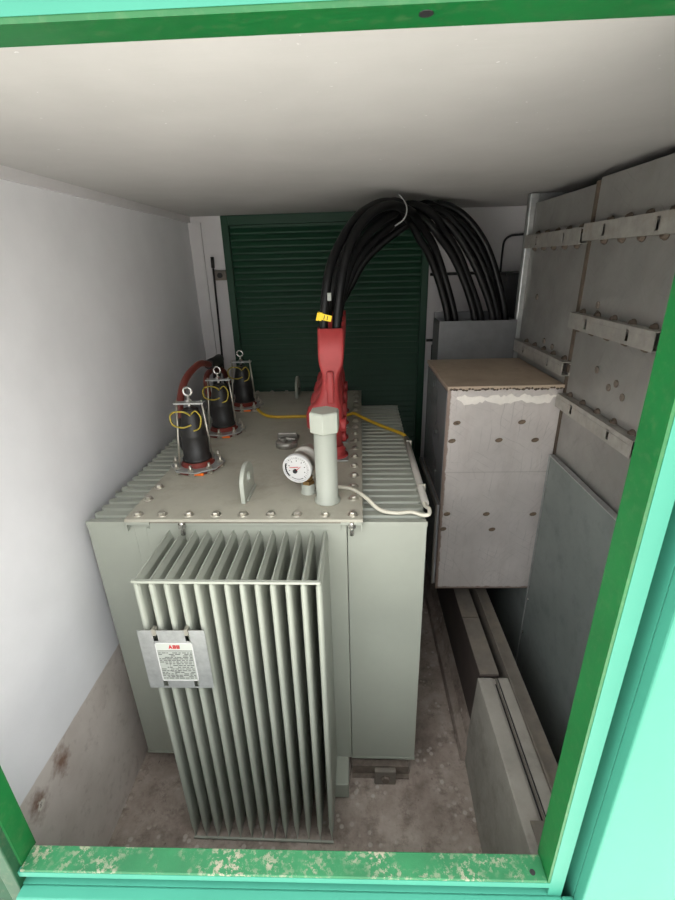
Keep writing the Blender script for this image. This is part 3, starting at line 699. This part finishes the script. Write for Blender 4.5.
CABLES = [
  [(-0.117,1.9,1.85),(-0.1185,1.8986,1.8802),(-0.1183,1.8988,1.9104),(-0.1161,1.9008,1.9404),(-0.1133,1.9032,1.9704),(-0.1101,1.9058,2.0004),(-0.1065,1.909,2.0302),(-0.1024,1.913,2.0599),(-0.0974,1.9184,2.0891),(-0.0911,1.926,2.1175),(-0.083,1.9363,2.1445),(-0.0733,1.9493,2.1698),(-0.0621,1.9641,2.1935),(-0.05,1.9798,2.2164),(-0.0371,1.9958,2.2385),(-0.0238,2.0125,2.2599),(-0.0098,2.0299,2.2801),(0.0049,2.0483,2.299),(0.0202,2.0679,2.316),(0.036,2.0887,2.331),(0.0522,2.1106,2.3439),(0.0688,2.1332,2.3551),(0.0856,2.1563,2.365),(0.1027,2.1797,2.3736),(0.1199,2.2034,2.3809),(0.1374,2.2275,2.3865),(0.1552,2.2517,2.3897),(0.1738,2.2749,2.391),(0.1937,2.2948,2.3911),(0.2166,2.3098,2.3837),(0.2406,2.3287,2.3577),(0.2511,2.3633,2.342),(0.2621,2.3871,2.3336),(0.2779,2.4047,2.3199),(0.2944,2.4203,2.3016),(0.3092,2.434,2.2791),(0.3235,2.4456,2.2547),(0.3408,2.4553,2.2319),(0.3596,2.4649,2.2108),(0.3761,2.4747,2.1882),(0.3905,2.4838,2.1639),(0.4043,2.4923,2.1389),(0.4173,2.4997,2.1132),(0.4296,2.506,2.0868),(0.4414,2.5112,2.0598),(0.4527,2.5154,2.0323),(0.4636,2.519,2.0044),(0.474,2.522,1.9763),(0.4838,2.5246,1.9479),(0.4927,2.5267,1.9192),(0.5004,2.5285,1.89),(0.5067,2.53,1.8606),(0.5108,2.531,1.8307),(0.5129,2.5314,1.8006),(0.5132,2.5313,1.7705),(0.5125,2.5308,1.7403),(0.5114,2.5302,1.7101),(0.511,2.53,1.7)],
  [(-0.064,1.9,1.85),(-0.0656,1.8986,1.88),(-0.0654,1.8988,1.9102),(-0.063,1.9008,1.9401),(-0.0597,1.9032,1.97),(-0.056,1.9058,1.9997),(-0.052,1.9091,2.0294),(-0.0476,1.9131,2.0589),(-0.0425,1.9183,2.0881),(-0.0368,1.9253,2.1168),(-0.0303,1.9343,2.1447),(-0.023,1.945,2.1718),(-0.0147,1.9574,2.1979),(-0.0052,1.9713,2.2228),(0.0061,1.9865,2.2461),(0.0191,2.0029,2.2675),(0.0334,2.0208,2.287),(0.0485,2.0399,2.3045),(0.0641,2.0601,2.3203),(0.0801,2.0815,2.334),(0.0964,2.1039,2.3455),(0.1131,2.1271,2.3546),(0.1299,2.1509,2.3619),(0.1468,2.1751,2.3675),(0.1637,2.1995,2.3716),(0.1807,2.2238,2.374),(0.1983,2.2473,2.3739),(0.2179,2.2672,2.3703),(0.2424,2.281,2.3621),(0.268,2.3001,2.3537),(0.2834,2.3288,2.3464),(0.2928,2.3555,2.3378),(0.3069,2.3761,2.3256),(0.324,2.3941,2.3094),(0.3406,2.4123,2.2911),(0.3563,2.4319,2.2728),(0.3727,2.4516,2.2557),(0.3897,2.4674,2.237),(0.4053,2.4808,2.215),(0.4191,2.493,2.1909),(0.4321,2.5041,2.1658),(0.4448,2.5138,2.1399),(0.4568,2.5219,2.1133),(0.4683,2.5285,2.0861),(0.4795,2.5336,2.0586),(0.4905,2.5375,2.0307),(0.5012,2.5404,2.0027),(0.5116,2.5427,1.9746),(0.5217,2.5447,1.9462),(0.5312,2.5466,1.9178),(0.54,2.5483,1.889),(0.5471,2.5498,1.8598),(0.5519,2.5509,1.8302),(0.5542,2.5514,1.8003),(0.5546,2.5513,1.7702),(0.5537,2.5508,1.7401),(0.5524,2.5502,1.71),(0.552,2.55,1.7)],
  [(-0.117,2.12,1.85),(-0.1195,2.1192,1.8791),(-0.1197,2.1191,1.9082),(-0.1156,2.1204,1.937),(-0.1093,2.1221,1.9655),(-0.102,2.124,1.9937),(-0.0941,2.1264,2.0216),(-0.0857,2.1295,2.0494),(-0.0768,2.1335,2.0769),(-0.0673,2.1388,2.1039),(-0.0572,2.1453,2.1305),(-0.0464,2.1529,2.1564),(-0.0346,2.1614,2.1817),(-0.0215,2.1709,2.2059),(-0.0071,2.1812,2.229),(0.0085,2.1924,2.2509),(0.025,2.2046,2.2716),(0.0421,2.2178,2.2911),(0.0601,2.2322,2.309),(0.0789,2.2478,2.3251),(0.0985,2.2644,2.3393),(0.1188,2.2815,2.3518),(0.1394,2.2988,2.363),(0.1588,2.3169,2.374),(0.1746,2.3374,2.388),(0.1913,2.3637,2.402),(0.218,2.3898,2.4011),(0.2502,2.3987,2.3859),(0.2778,2.4026,2.3682),(0.3028,2.4117,2.3529),(0.3272,2.4206,2.3397),(0.3509,2.429,2.3262),(0.3737,2.4359,2.31),(0.3943,2.4412,2.2902),(0.4128,2.4497,2.2691),(0.4311,2.4603,2.2498),(0.4501,2.47,2.2309),(0.4688,2.4787,2.2109),(0.4866,2.4866,2.1897),(0.5035,2.4938,2.1674),(0.5195,2.5004,2.1441),(0.5346,2.5061,2.12),(0.5489,2.511,2.0952),(0.5626,2.5152,2.07),(0.5758,2.5187,2.0443),(0.5886,2.5215,2.0182),(0.6008,2.5237,1.9919),(0.6124,2.5255,1.9652),(0.6232,2.5269,1.9381),(0.6333,2.5281,1.9108),(0.6421,2.5291,1.883),(0.6491,2.5301,1.8548),(0.6537,2.5307,1.8261),(0.6558,2.5309,1.7971),(0.656,2.5308,1.768),(0.6549,2.5305,1.7388),(0.6535,2.5301,1.7097),(0.653,2.53,1.7)],
  [(-0.064,2.12,1.85),(-0.0662,2.1191,1.879),(-0.0663,2.1191,1.908),(-0.0629,2.1204,1.9369),(-0.0577,2.1221,1.9654),(-0.0517,2.124,1.9938),(-0.0451,2.1264,2.022),(-0.0381,2.1294,2.0501),(-0.0303,2.1335,2.0777),(-0.0215,2.1393,2.1048),(-0.0117,2.1469,2.131),(-0.0006,2.1561,2.1561),(0.0117,2.1665,2.1803),(0.0253,2.1775,2.2035),(0.0401,2.1888,2.2257),(0.0562,2.2006,2.2467),(0.0734,2.213,2.2665),(0.0914,2.2261,2.2847),(0.1103,2.2401,2.3013),(0.1299,2.2551,2.3159),(0.1502,2.271,2.3285),(0.1702,2.2879,2.3387),(0.1871,2.3064,2.3458),(0.1976,2.3312,2.3536),(0.2192,2.3563,2.3746),(0.2596,2.3597,2.387),(0.2891,2.3678,2.3863),(0.3128,2.3838,2.3833),(0.3357,2.4008,2.3767),(0.3598,2.4136,2.3659),(0.3836,2.426,2.3521),(0.4054,2.4393,2.3353),(0.4236,2.4527,2.3147),(0.4389,2.4673,2.2941),(0.456,2.4798,2.2751),(0.4748,2.4898,2.2557),(0.4935,2.4986,2.2354),(0.5114,2.5066,2.2139),(0.5281,2.5143,2.1914),(0.5436,2.5218,2.1678),(0.558,2.5287,2.1434),(0.5716,2.5348,2.1183),(0.5848,2.5401,2.0929),(0.5976,2.5445,2.0671),(0.6102,2.5479,2.0411),(0.6228,2.5506,2.0151),(0.6353,2.5527,1.9889),(0.6476,2.5546,1.9626),(0.6594,2.5562,1.9361),(0.6704,2.5576,1.9093),(0.6802,2.5589,1.882),(0.6881,2.5599,1.8541),(0.6933,2.5606,1.8256),(0.6958,2.5609,1.7968),(0.696,2.5609,1.7677),(0.695,2.5605,1.7387),(0.6935,2.5601,1.7097),(0.693,2.56,1.7)],
  [(-0.117,2.34,1.85),(-0.1207,2.3396,1.8786),(-0.1212,2.3395,1.9075),(-0.1152,2.3402,1.9356),(-0.1051,2.341,1.9627),(-0.0936,2.342,1.9892),(-0.0818,2.3432,2.0155),(-0.0704,2.3446,2.0419),(-0.0589,2.3466,2.0684),(-0.0473,2.3491,2.0948),(-0.0352,2.3522,2.1208),(-0.0225,2.356,2.1465),(-0.0088,2.3603,2.1715),(0.0063,2.365,2.1956),(0.0233,2.3701,2.2183),(0.042,2.3757,2.2395),(0.062,2.3816,2.2594),(0.0831,2.3879,2.278),(0.1052,2.3945,2.2954),(0.1282,2.4013,2.3114),(0.1519,2.4083,2.3262),(0.1764,2.4154,2.3396),(0.2016,2.4224,2.3518),(0.2273,2.4295,2.3627),(0.2532,2.4377,2.3727),(0.2812,2.4412,2.3802),(0.3113,2.4427,2.3806),(0.3407,2.4488,2.3719),(0.3668,2.4614,2.3595),(0.3922,2.4738,2.3505),(0.4188,2.4823,2.3423),(0.4449,2.4864,2.3307),(0.4684,2.4895,2.3142),(0.4898,2.4942,2.2956),(0.51,2.4996,2.2759),(0.5291,2.5049,2.2551),(0.5473,2.5095,2.2333),(0.5648,2.5136,2.2107),(0.5818,2.5172,2.1877),(0.5982,2.5205,2.1641),(0.6137,2.5235,2.14),(0.6286,2.5262,2.1154),(0.6429,2.5287,2.0904),(0.6567,2.5309,2.0651),(0.67,2.5329,2.0396),(0.6831,2.5346,2.0138),(0.6957,2.5359,1.9879),(0.7079,2.537,1.9618),(0.7195,2.538,1.9353),(0.7301,2.5387,1.9085),(0.7392,2.5394,1.8812),(0.7464,2.5399,1.8533),(0.751,2.5403,1.8249),(0.7531,2.5404,1.7962),(0.7533,2.5404,1.7673),(0.7525,2.5402,1.7385),(0.7514,2.5401,1.7096),(0.751,2.54,1.7)],
  [(-0.064,2.34,1.85),(-0.0665,2.3395,1.8786),(-0.0669,2.3395,1.9073),(-0.0627,2.3402,1.9357),(-0.0556,2.3413,1.9635),(-0.0469,2.3425,1.9909),(-0.0367,2.3442,2.0176),(-0.0258,2.3463,2.044),(-0.0144,2.3493,2.0702),(-0.0026,2.3532,2.0961),(0.0098,2.3579,2.1215),(0.0237,2.3632,2.1459),(0.0393,2.3691,2.1691),(0.0567,2.3753,2.1911),(0.0752,2.382,2.2119),(0.0949,2.389,2.2317),(0.1154,2.3963,2.2503),(0.1369,2.4038,2.2678),(0.1593,2.4115,2.2839),(0.1826,2.4196,2.2983),(0.2067,2.4279,2.311),(0.2312,2.4365,2.3223),(0.2558,2.4456,2.3326),(0.2796,2.4564,2.3424),(0.3023,2.4707,2.3536),(0.3263,2.4858,2.3684),(0.3553,2.4934,2.3806),(0.386,2.4972,2.3825),(0.415,2.5033,2.3772),(0.4421,2.5098,2.3665),(0.4671,2.5146,2.3512),(0.49,2.5183,2.3335),(0.5119,2.5223,2.315),(0.5328,2.5266,2.2957),(0.5529,2.5309,2.2755),(0.5723,2.5355,2.2549),(0.5912,2.54,2.2337),(0.6093,2.5444,2.2118),(0.6266,2.5484,2.1892),(0.643,2.552,2.166),(0.6585,2.5553,2.142),(0.6731,2.5581,2.1174),(0.6868,2.5605,2.0923),(0.6996,2.5624,2.0667),(0.7115,2.5634,2.0406),(0.7227,2.5639,2.0142),(0.7335,2.5641,1.9876),(0.7439,2.5643,1.9609),(0.7539,2.5645,1.934),(0.7634,2.5647,1.9069),(0.772,2.565,1.8796),(0.779,2.5652,1.8519),(0.784,2.5654,1.8239),(0.7865,2.5656,1.7956),(0.7869,2.5656,1.767),(0.7859,2.5655,1.7382),(0.7845,2.5653,1.7092),(0.784,2.5653,1.6994)],
  [(-0.117,2.56,1.85),(-0.1219,2.5599,1.8795),(-0.1225,2.5599,1.9093),(-0.1134,2.56,1.9376),(-0.0982,2.5601,1.9634),(-0.0843,2.5602,1.9896),(-0.0684,2.5603,2.0148),(-0.0522,2.5605,2.0398),(-0.0369,2.5609,2.0654),(-0.022,2.5615,2.0915),(-0.0071,2.5625,2.1176),(0.0086,2.5635,2.1432),(0.0259,2.5646,2.1678),(0.0451,2.5657,2.1908),(0.066,2.5668,2.2124),(0.088,2.568,2.2326),(0.1109,2.5692,2.2519),(0.1344,2.5706,2.2703),(0.1586,2.5721,2.2878),(0.1833,2.5737,2.3045),(0.2084,2.5752,2.3207),(0.2335,2.5766,2.3368),(0.2582,2.5777,2.3532),(0.2828,2.5785,2.37),(0.308,2.5789,2.3863),(0.3344,2.578,2.4006),(0.3634,2.5734,2.4095),(0.3951,2.5675,2.4051),(0.4255,2.5704,2.3902),(0.4527,2.5777,2.3773),(0.4788,2.582,2.3659),(0.5044,2.5843,2.3533),(0.5291,2.5862,2.3388),(0.5523,2.5877,2.3219),(0.5743,2.589,2.303),(0.5952,2.5902,2.2827),(0.615,2.5913,2.2611),(0.6337,2.5922,2.2384),(0.6511,2.5929,2.2148),(0.6672,2.5934,2.1903),(0.682,2.5937,2.1649),(0.6956,2.594,2.1388),(0.7081,2.5944,2.112),(0.7197,2.595,2.0846),(0.7305,2.5958,2.057),(0.7407,2.5969,2.029),(0.7504,2.5981,2.0009),(0.7598,2.5992,1.9726),(0.7687,2.6003,1.9442),(0.7772,2.6012,1.9157),(0.7849,2.6021,1.887),(0.7915,2.6027,1.858),(0.7964,2.6031,1.8288),(0.799,2.6034,1.7994),(0.7995,2.6035,1.7697),(0.7985,2.6034,1.7397),(0.797,2.6033,1.7089),(0.7965,2.6033,1.6985)],
  [(-0.064,2.56,1.85),(-0.067,2.5599,1.8793),(-0.0675,2.5599,1.9088),(-0.0617,2.5601,1.9377),(-0.0513,2.5604,1.9653),(-0.0359,2.5609,1.9899),(-0.0204,2.5616,2.015),(-0.0053,2.5623,2.0405),(0.0095,2.563,2.0663),(0.0241,2.5638,2.092),(0.0392,2.5647,2.117),(0.0556,2.5658,2.1409),(0.0741,2.5671,2.1632),(0.0944,2.5687,2.1841),(0.1159,2.5703,2.204),(0.1383,2.5721,2.2228),(0.1616,2.5738,2.2409),(0.1854,2.5755,2.258),(0.2098,2.5773,2.2744),(0.2346,2.5791,2.2903),(0.2593,2.5808,2.3062),(0.2838,2.5825,2.3226),(0.3078,2.5843,2.3392),(0.3315,2.5866,2.3549),(0.3551,2.591,2.3688),(0.3797,2.5998,2.3827),(0.4071,2.6071,2.3992),(0.4376,2.6051,2.4091),(0.4677,2.6016,2.4062),(0.4964,2.6011,2.3965),(0.5239,2.6019,2.3836),(0.5502,2.6029,2.3684),(0.5748,2.6039,2.3508),(0.5978,2.605,2.3313),(0.6193,2.6062,2.3105),(0.6395,2.6074,2.2885),(0.6586,2.6084,2.2656),(0.6766,2.6093,2.2419),(0.6933,2.6102,2.2171),(0.7086,2.611,2.1914),(0.7226,2.6118,2.1649),(0.7355,2.6124,2.1379),(0.7475,2.6128,2.1106),(0.7588,2.613,2.0831),(0.7695,2.6131,2.0554),(0.7799,2.613,2.0277),(0.79,2.6129,1.9999),(0.7996,2.6127,1.9718),(0.8087,2.6125,1.9436),(0.8173,2.6123,1.9152),(0.8249,2.6121,1.8865),(0.8313,2.6119,1.8575),(0.8358,2.6117,1.828),(0.8383,2.6116,1.7984),(0.8386,2.6116,1.7686),(0.8376,2.6116,1.7389),(0.8361,2.6117,1.7091),(0.8356,2.6117,1.6991)]]
clabs = [('outer left black power cable from nearest red boot, with yellow tags', 'right-hand black power cable from the nearest red boot'),
         ('left black power cable out of the second red boot', 'right black power cable out of the second red boot'),
         ('left black power cable out of the third red boot', 'right black power cable out of the third red boot'),
         ('left black power cable out of the rear red boot', 'right black power cable out of the rear red boot, rightmost into the trunking')]
first = None
for q, pts in enumerate(CABLES):
    i, k = divmod(q, 2)
    o = top('power_cable', MB().tube(spline(pts, 2), .0185, 16), 'cable', clabs[i][k], 'cable', 'black power cables arching from the red boots to the trunking', origin=Vector(pts[0]))
    if q == 0: first = o
mk = MB()
Rm = Matrix.Translation((-.117, 1.90, 1.955)) @ Matrix.Rotation(.25, 4, 'Y')
mk.box(-.023,.034,-.0235,-.0195,-.012,.012, M_=Rm).box(-.026,-.018,-.022,.02,-.02,.012, M_=Rm).box(-.018,-.004,-.026,-.022,-.017,.015, M_=Rm)
part('cable_tag', mk, 'tag', first, .001, 'yellow cable tag')
tx = MB()
for q in range(3): tx.box(-.010+q*.013,-.007+q*.013,-.0243,-.0235,-.009,.008, M_=Rm)
part('tag_print', tx, 'ink', first)
part('cable_marker', MB().box(-.098,-.083,1.884,1.890,2.015,2.045), 'label', first, .001, 'small pale cable marker')
tie_pts = spline([(0.203, 2.2, 2.41),(0.221, 2.17, 2.387),(0.23, 2.13, 2.35),(0.216, 2.1, 2.311),(0.179, 2.09, 2.286)], 6)
top('cable_tie', MB().tube(tie_pts, .0028, 8), 'tie', 'thin pale tie looped around the top of the black power cables', 'cable tie')

# yellow earth cable and cream sensor cable lying on the cover
yc = spline([(-.572,2.59,1.3575),(-.52,2.50,1.355),(-.45,2.45,1.355),(-.30,2.45,1.355),(-.18,2.45,1.355),(-.05,2.45,1.358),(.0,2.44,1.370),(.06,2.40,1.352),(.16,2.335,1.326),(.22,2.26,1.326),(.252,2.21,1.326),(.258,2.188,1.326)], 8)
ec = top('earth_cable', MB().tube(yc, .0085, 12), 'yellow', 'yellow earth cable crossing the cover behind the red boots', 'cable')
part('cable_lug', MB().box(-.60,-.566,2.575,2.61,1.346,1.356), 'steel', ec, .002)
wc = spline([(-.168,1.60,1.445),(-.163,1.575,1.40),(-.15,1.57,1.362),(-.10,1.578,1.3535),(-.05,1.572,1.3535),(-.008,1.548,1.356),(.04,1.485,1.354),(.085,1.435,1.333),(.14,1.42,1.326),(.20,1.425,1.326),(.238,1.402,1.327),(.258,1.402,1.332),(.262,1.43,1.336),(.255,1.47,1.326),(.253,1.51,1.325)], 8)
top('sensor_cable', MB().tube(wc, .0072, 12), 'cream', 'cream sensor cable from the dial thermometer to the grey conduit', 'cable')

# ------------------------------------------------------------------ right side: panels, rails, box
PX = .89
seamY = 1.905
def panel(name, y0, y1, lab, zt=2.408):
    return top(name, MB().box(PX, PX+.02, y0, y1, .02, zt), 'panel', lab, 'panel', None, .002)
P1 = panel('metal_panel', .675, seamY-.012, 'zinc grey metal panel at the front right, beside the hatch jamb')
P2 = panel('metal_panel', seamY+.012, 2.515, 'zinc grey metal panel at the rear right, behind the grey box', 2.392)
top('seam_strip', MB().box(PX-.004, PX+.018, seamY-.010, seamY-.002, .02, 2.40).box(PX-.004, PX+.018, seamY+.002, seamY+.010, .02, 2.40).box(PX+.006, PX+.018, seamY-.002, seamY+.002, .02, 2.40),
    'seam', 'brown vertical strip in the seam between the two zinc panels', 'strip')
def plugs(pan, spots):
    base = None
    for (y, z, r) in spots:
        if base is None:
            o = Vector((PX-.002, y, z))
            base = part('screw', MB().lathe(o, (-1,0,0), [(-.002,.013),(.001,.013),(.003,.009)], 14), 'rust', pan, at=o)
        else: dup(base, pan, (PX-.002, y, z))
plugs(P1, [(1.681,1.766,1),(1.543,1.749,1),(1.584,1.725,1),(1.493,1.715,1),(1.758,1.986,1),(1.752,1.955,1)])
plugs(P2, [(2.344,1.974,1),(2.187,1.79,1),(2.09,1.779,1)])
def rail(y0, y1, z, lab, hh=.029):
    R_ = empty('mounting_rail', (PX, (y0+y1)/2, z-hh), lab, 'rail', 'horizontal channel rails on the zinc panels')
    x0 = PX-.036
    # C channel: outer face carries keyhole slots, open ends
    n = max(2, round((y1-y0)/.30)); ss = []
    for i in range(n): ss.append(y0+(y1-y0)*(i+.5)/n)
    mb = MB()
    ys = [y0]
    for s in ss: ys += [s-.009, s+.009]
    ys.append(y1)
    for i in range(len(ys)-1):
        if i % 2 == 0: mb.box(x0, x0+.003, ys[i], ys[i+1], z-hh, z+hh)
        else: mb.box(x0, x0+.003, ys[i], ys[i+1], z-hh, z-.018); mb.box(x0, x0+.003, ys[i], ys[i+1], z+.018, z+hh)
    mb.box(x0+.003, PX-.001, y0, y1, z+hh-.003, z+hh); mb.box(x0+.003, PX-.001, y0, y1, z-hh, z-hh+.003)
    mb.box(PX-.004, PX-.001, y0, y1, z-hh, z-hh+.012); mb.box(PX-.004, PX-.001, y0, y1, z+hh-.012, z+hh)
    mb.box(x0-.001, x0, y0, y1, z+.010, z+.012)
    part('channel', mb, 'railm', R_)
    base = None; y = y0+.06
    while y < y1-.02:
        for sg, dy in ((1, 0), (-1, .02)):
            o = Vector((PX-.0007, y+dy, z+sg*(hh-.001)))
            if base is None:
                base = part('bolt', MB().lathe(o, (-1,0,0), [(0,.017),(.004,.017),(.005,.013),(.012,.013),(.014,.009)], 14), 'seam', R_, at=o)
            else: dup(base, R_, o)
        y += .112
rail(seamY+.008, 2.50, 2.222, 'upper rear channel rail near the top of the rear zinc panel')
rail(seamY-.02, 2.50, 1.724, 'lower rear channel rail just above the brown topped box')
rail(.70, seamY-.012, 2.232, 'uppermost channel rail on the front zinc panel')
rail(1.345, seamY-.012, 1.920, 'middle channel rail on the front zinc panel')
rail(1.335, seamY-.012, 1.593, 'lowest channel rail on the front zinc panel, beside the grey box')
# dull cover sheets low on the right
cs = empty('cover_sheet', (.86, 1.6, .03), 'dull grey-blue cover sheet leaning low in front of the front zinc panel', 'sheet')
part('sheet', MB().box(.858, .874, 1.305, 1.868, .03, 1.345), 'sheetblue', cs, .002)
part('edge_strip', MB().box(.854, .876, 1.30, 1.872, 1.345, 1.350).box(.853,.858,1.868,1.874,.03,1.345), 'galv', cs, .001)
for z in (.36, .09, .57):
    part('screw', MB().lathe((.858,1.856,z),(-1,0,0),[(0,.008),(.004,.007),(.005,.003)],10), 'chrome', cs)
top('cover_sheet', MB().box(.862, .872, 1.88, 2.51, .03, .595), 'sheetblue', 'dull grey-blue sheet under the hanging grey box', 'sheet', None, .002)
# hanging box
BX0, BX1, BY0, BY1, BZ0, BZ1 = .402, .885, 1.905, 2.45, .597, 1.640
cb = empty('cable_box', (.63, 2.15, BZ0), 'large scratched grey metal box with brown top hanging on the right', 'box')
part('body', MB().box(BX0, BX1, BY0, BY1, BZ0, BZ1), ['boxface'], cb, .004)
part('side_sheet', MB().box(BX0-.0015, BX0, BY0+.012, BY1-.005, 1.09, BZ1-.012), 'boxside', cb)
part('side_door', MB().box(BX0-.014, BX0-.0005, BY0+.015, BY1+.05, BZ0+.02, 1.075), 'boxside', cb, .003)
part('door_rim', MB().box(BX0-.020, BX0-.012, BY0+.03, BY1+.05, 1.055, 1.078).box(BX0-.020, BX0-.012, BY0+.012, BY0+.03, BZ0+.02, 1.078), 'strip', cb, .002)
part('top_board', MB().box(BX0-.004, BX1, BY0-.008, BY1+.02, BZ1, BZ1+.016), 'boxlid', cb, .003, 'brown dusty top board')
o0 = Vector((.449, BY0, 1.491))
sw = MB().lathe(o0, (0,-1,0), [(0,.0165),(.0025,.0155),(.003,.011),(.0015,.004)], 18)
for p in sw.v: p.z = o0.z+(p.z-o0.z)*.62+(p.x-o0.x)*.12
sc0 = part('screw', sw, 'screwhead', cb, at=o0)
part('screw_slot', MB().box(o0.x-.006, o0.x+.006, o0.y-.0036, o0.y-.002, o0.z-.0015, o0.z+.0015), 'black', sc0)
for (x, z) in ((.729,1.491),(.433,1.407),(.639,1.408),(.797,1.406),(.435,1.035),(.620,1.033),(.421,.952),(.655,.948),(.838,1.031)):
    dup(sc0, cb, (x, BY0, z))
# smear of sealant under the top board: an irregular thin layer
sm = MB(); rs_ = random.Random(8); tp = []; bt = []
for i in range(40):
    x = .440+(.868-.440)*i/39
    tp.append((x, 1.612+rs_.uniform(-.006,.006)+.004*math.sin(i)))
    bt.append((x, 1.588-.014*abs(math.sin(i*.23+.6))+rs_.uniform(-.005,.005)+(.014 if i < 3 or i > 36 else 0)))
vs = []
for (y) in (BY0-.0028, BY0+.0005):
    vs += [(q[0], y, q[1]) for q in tp]+[(q[0], y, q[1]) for q in bt]
fs = []
for j in range(39):
    fs.append((j, j+1, 41+j, 40+j)); fs.append((80+j, 120+j, 121+j, 81+j)); fs.append((j, 80+j, 81+j, j+1)); fs.append((40+j, 41+j, 121+j, 120+j))
fs += [(0,40,120,80),(39,119,159,79)]
sm.add(vs, fs); part('sealant_smear', sm, 'smear', cb, label='white sealant smear')
tr = MB(); rs_ = random.Random(5)
for i in range(36):
    x = BX0+.004+(BX1-BX0-.012)*i/36; w = rs_.uniform(.008,.016)
    tr.lathe((x, BY0-.006, BZ1+.001+rs_.uniform(-.003,.004)), (1,0,0), [(0,.003),(w*.5,rs_.uniform(.004,.007)),(w,.003)], 8)
part('foam_bead', tr, 'seam', cb, label='rough brown bead under the board edge')
# trunking behind the box
GX0, GX1, GY0, GY1 = .455, .858, 2.485, 2.64
gd = MB()
GZ0, GZ1 = 1.62, 1.852
gd.box(GX0, GX0+.003, GY0, GY1, GZ0, GZ1).box(GX1-.003, GX1, GY0, GY1, GZ0, GZ1).box(GX0+.003, GX1-.003, GY0, GY0+.003, GZ0, GZ1).box(GX0+.003, GX1-.003, GY1-.003, GY1, GZ0, GZ1)
gt = top('cable_trunking', gd, 'duct', 'open topped grey metal trunking swallowing the black cables behind the box', 'trunking')
part('back_plate', MB().box(GX0-.0, GX1, GY1, GY1+.03, .60, GZ1+.03), 'duct', gt)
# upright post and its head bracket
up = empty('upright_post', (.875, 2.535, 0), 'galvanised upright post at the rear edge of the zinc panels', 'post')
part('tube', MB().box(.862, .908, 2.5175, 2.560, 0, 2.437), 'galv', up, .006)
part('head_bracket', MB().box(.908, 1.149, 2.53, 2.536, 2.345, 2.435).box(.908, 1.149, 2.522, 2.53, 2.43, 2.435), 'galv', up, .002)
# dark cabinet, bent pipe and cables on the back wall
cbn = empty('switch_cabinet', (1.03, 3.0, 1.3), 'dark cabinet on the back wall behind the upright post', 'cabinet')
part('case', MB().box(.915, 1.148, 2.90, 3.158, 1.3, 2.055), 'dark', cbn, .004)
part('top_rail', MB().box(.90, 1.148, 2.89, 3.158, 2.055, 2.07), 'black', cbn, .002)
pp = spline([(.935,3.12,2.07),(.935,3.12,2.20),(.942,3.12,2.25),(.975,3.12,2.275),(1.03,3.12,2.28),(1.13,3.12,2.285)], 6)
top('bent_pipe', MB().tube(pp, .0065, 10), 'black', 'thin bent pipe rising from the dark cabinet', 'pipe')
top('wall_cable', MB().tube([(.50,3.15,2.065),(.70,3.15,2.066),(.915,3.15,2.068)], .009, 8), 'black', 'thin black cable running along the back wall behind the power cables', 'cable')
top('wall_cable', MB().tube([(.495,3.15,1.65),(.60,3.15,1.65),(.80,3.15,1.65)], .009, 8), 'black', 'short black cable on the back wall left of the trunking', 'cable')
top('wall_cable', MB().tube([(.54,3.15,1.62),(.54,3.15,1.5),(.54,3.15,.9)], .010, 8), 'black', 'vertical black cable on the back wall below the short one', 'cable')
# black rod standing in the back left corner
er = empty('earth_rod', (-.90, 3.10, 0), 'thin black rod standing against the back wall left of the green door', 'rod')
part('shaft', MB().cyl((-.915,3.06,0),(-.888,3.13,2.19),.0065,10), 'black', er)
part('tip', MB().cyl((-.889,3.127,2.14),(-.8875,3.131,2.205),.011,10), 'rubber', er)

# ------------------------------------------------------------------ camera, light
cam = bpy.data.cameras.new('camera'); co = bpy.data.objects.new('camera', cam); COL.objects.link(co)
pit, rol, yaw = (math.radians(a) for a in (22.38, -1.6618, -2.295))
fwd = Vector((math.sin(yaw)*math.cos(pit), math.cos(yaw)*math.cos(pit), -math.sin(pit)))
r = fwd.cross(Vector((0,0,1))).normalized(); u = r.cross(fwd)
r2 = math.cos(rol)*r+math.sin(rol)*u; u2 = -math.sin(rol)*r+math.cos(rol)*u
Mx = Matrix((r2, u2, -fwd)).transposed().to_4x4(); Mx.translation = (0, 0, 2.1563)
co.matrix_world = Mx
cam.sensor_fit = 'HORIZONTAL'; cam.sensor_width = 36; cam.lens = 36*456.99/675; cam.clip_start = .02
S.camera = co
w = bpy.data.worlds.new('overcast_sky'); S.world = w; w.use_nodes = True
nt = w.node_tree; bg = nt.nodes['Background']
bg.inputs['Color'].default_value = (1, 1, 1, 1); wt = nt.nodes.new('ShaderNodeTexCoord'); ws = nt.nodes.new('ShaderNodeSeparateXYZ'); nt.links.new(wt.outputs['Generated'], ws.inputs[0])
wm = nt.nodes.new('ShaderNodeMapRange'); nt.links.new(ws.outputs['Z'], wm.inputs['Value'])   # overcast: the zenith is about three times the horizon
wm.inputs['From Min'].default_value = 0; wm.inputs['From Max'].default_value = 1; wm.inputs['To Min'].default_value = .5; wm.inputs['To Max'].default_value = 1.6
nt.links.new(wm.outputs[0], bg.inputs['Strength'])
bounce_sun = bpy.data.lights.new('bounce_sun', 'SUN'); bounce_sun.energy = 2.5; bounce_sun.angle = math.radians(8); bounce_sun.color = (1, .97, .92)
so = bpy.data.objects.new('bounce_sun', bounce_sun); COL.objects.link(so)
so.rotation_euler = Vector((.62, .14, .77)).to_track_quat('Z', 'Y').to_euler()   # added from the side, behind the wall: paving bounce brightens the ceiling
S.view_settings.view_transform = 'Standard'; S.view_settings.look = 'None'
S.view_settings.gamma = 1; S.view_settings.exposure = 2.15
S.view_settings.use_curve_mapping = False
S.cycles.use_denoising = True
S.cycles.max_bounces = 12; S.cycles.diffuse_bounces = 8
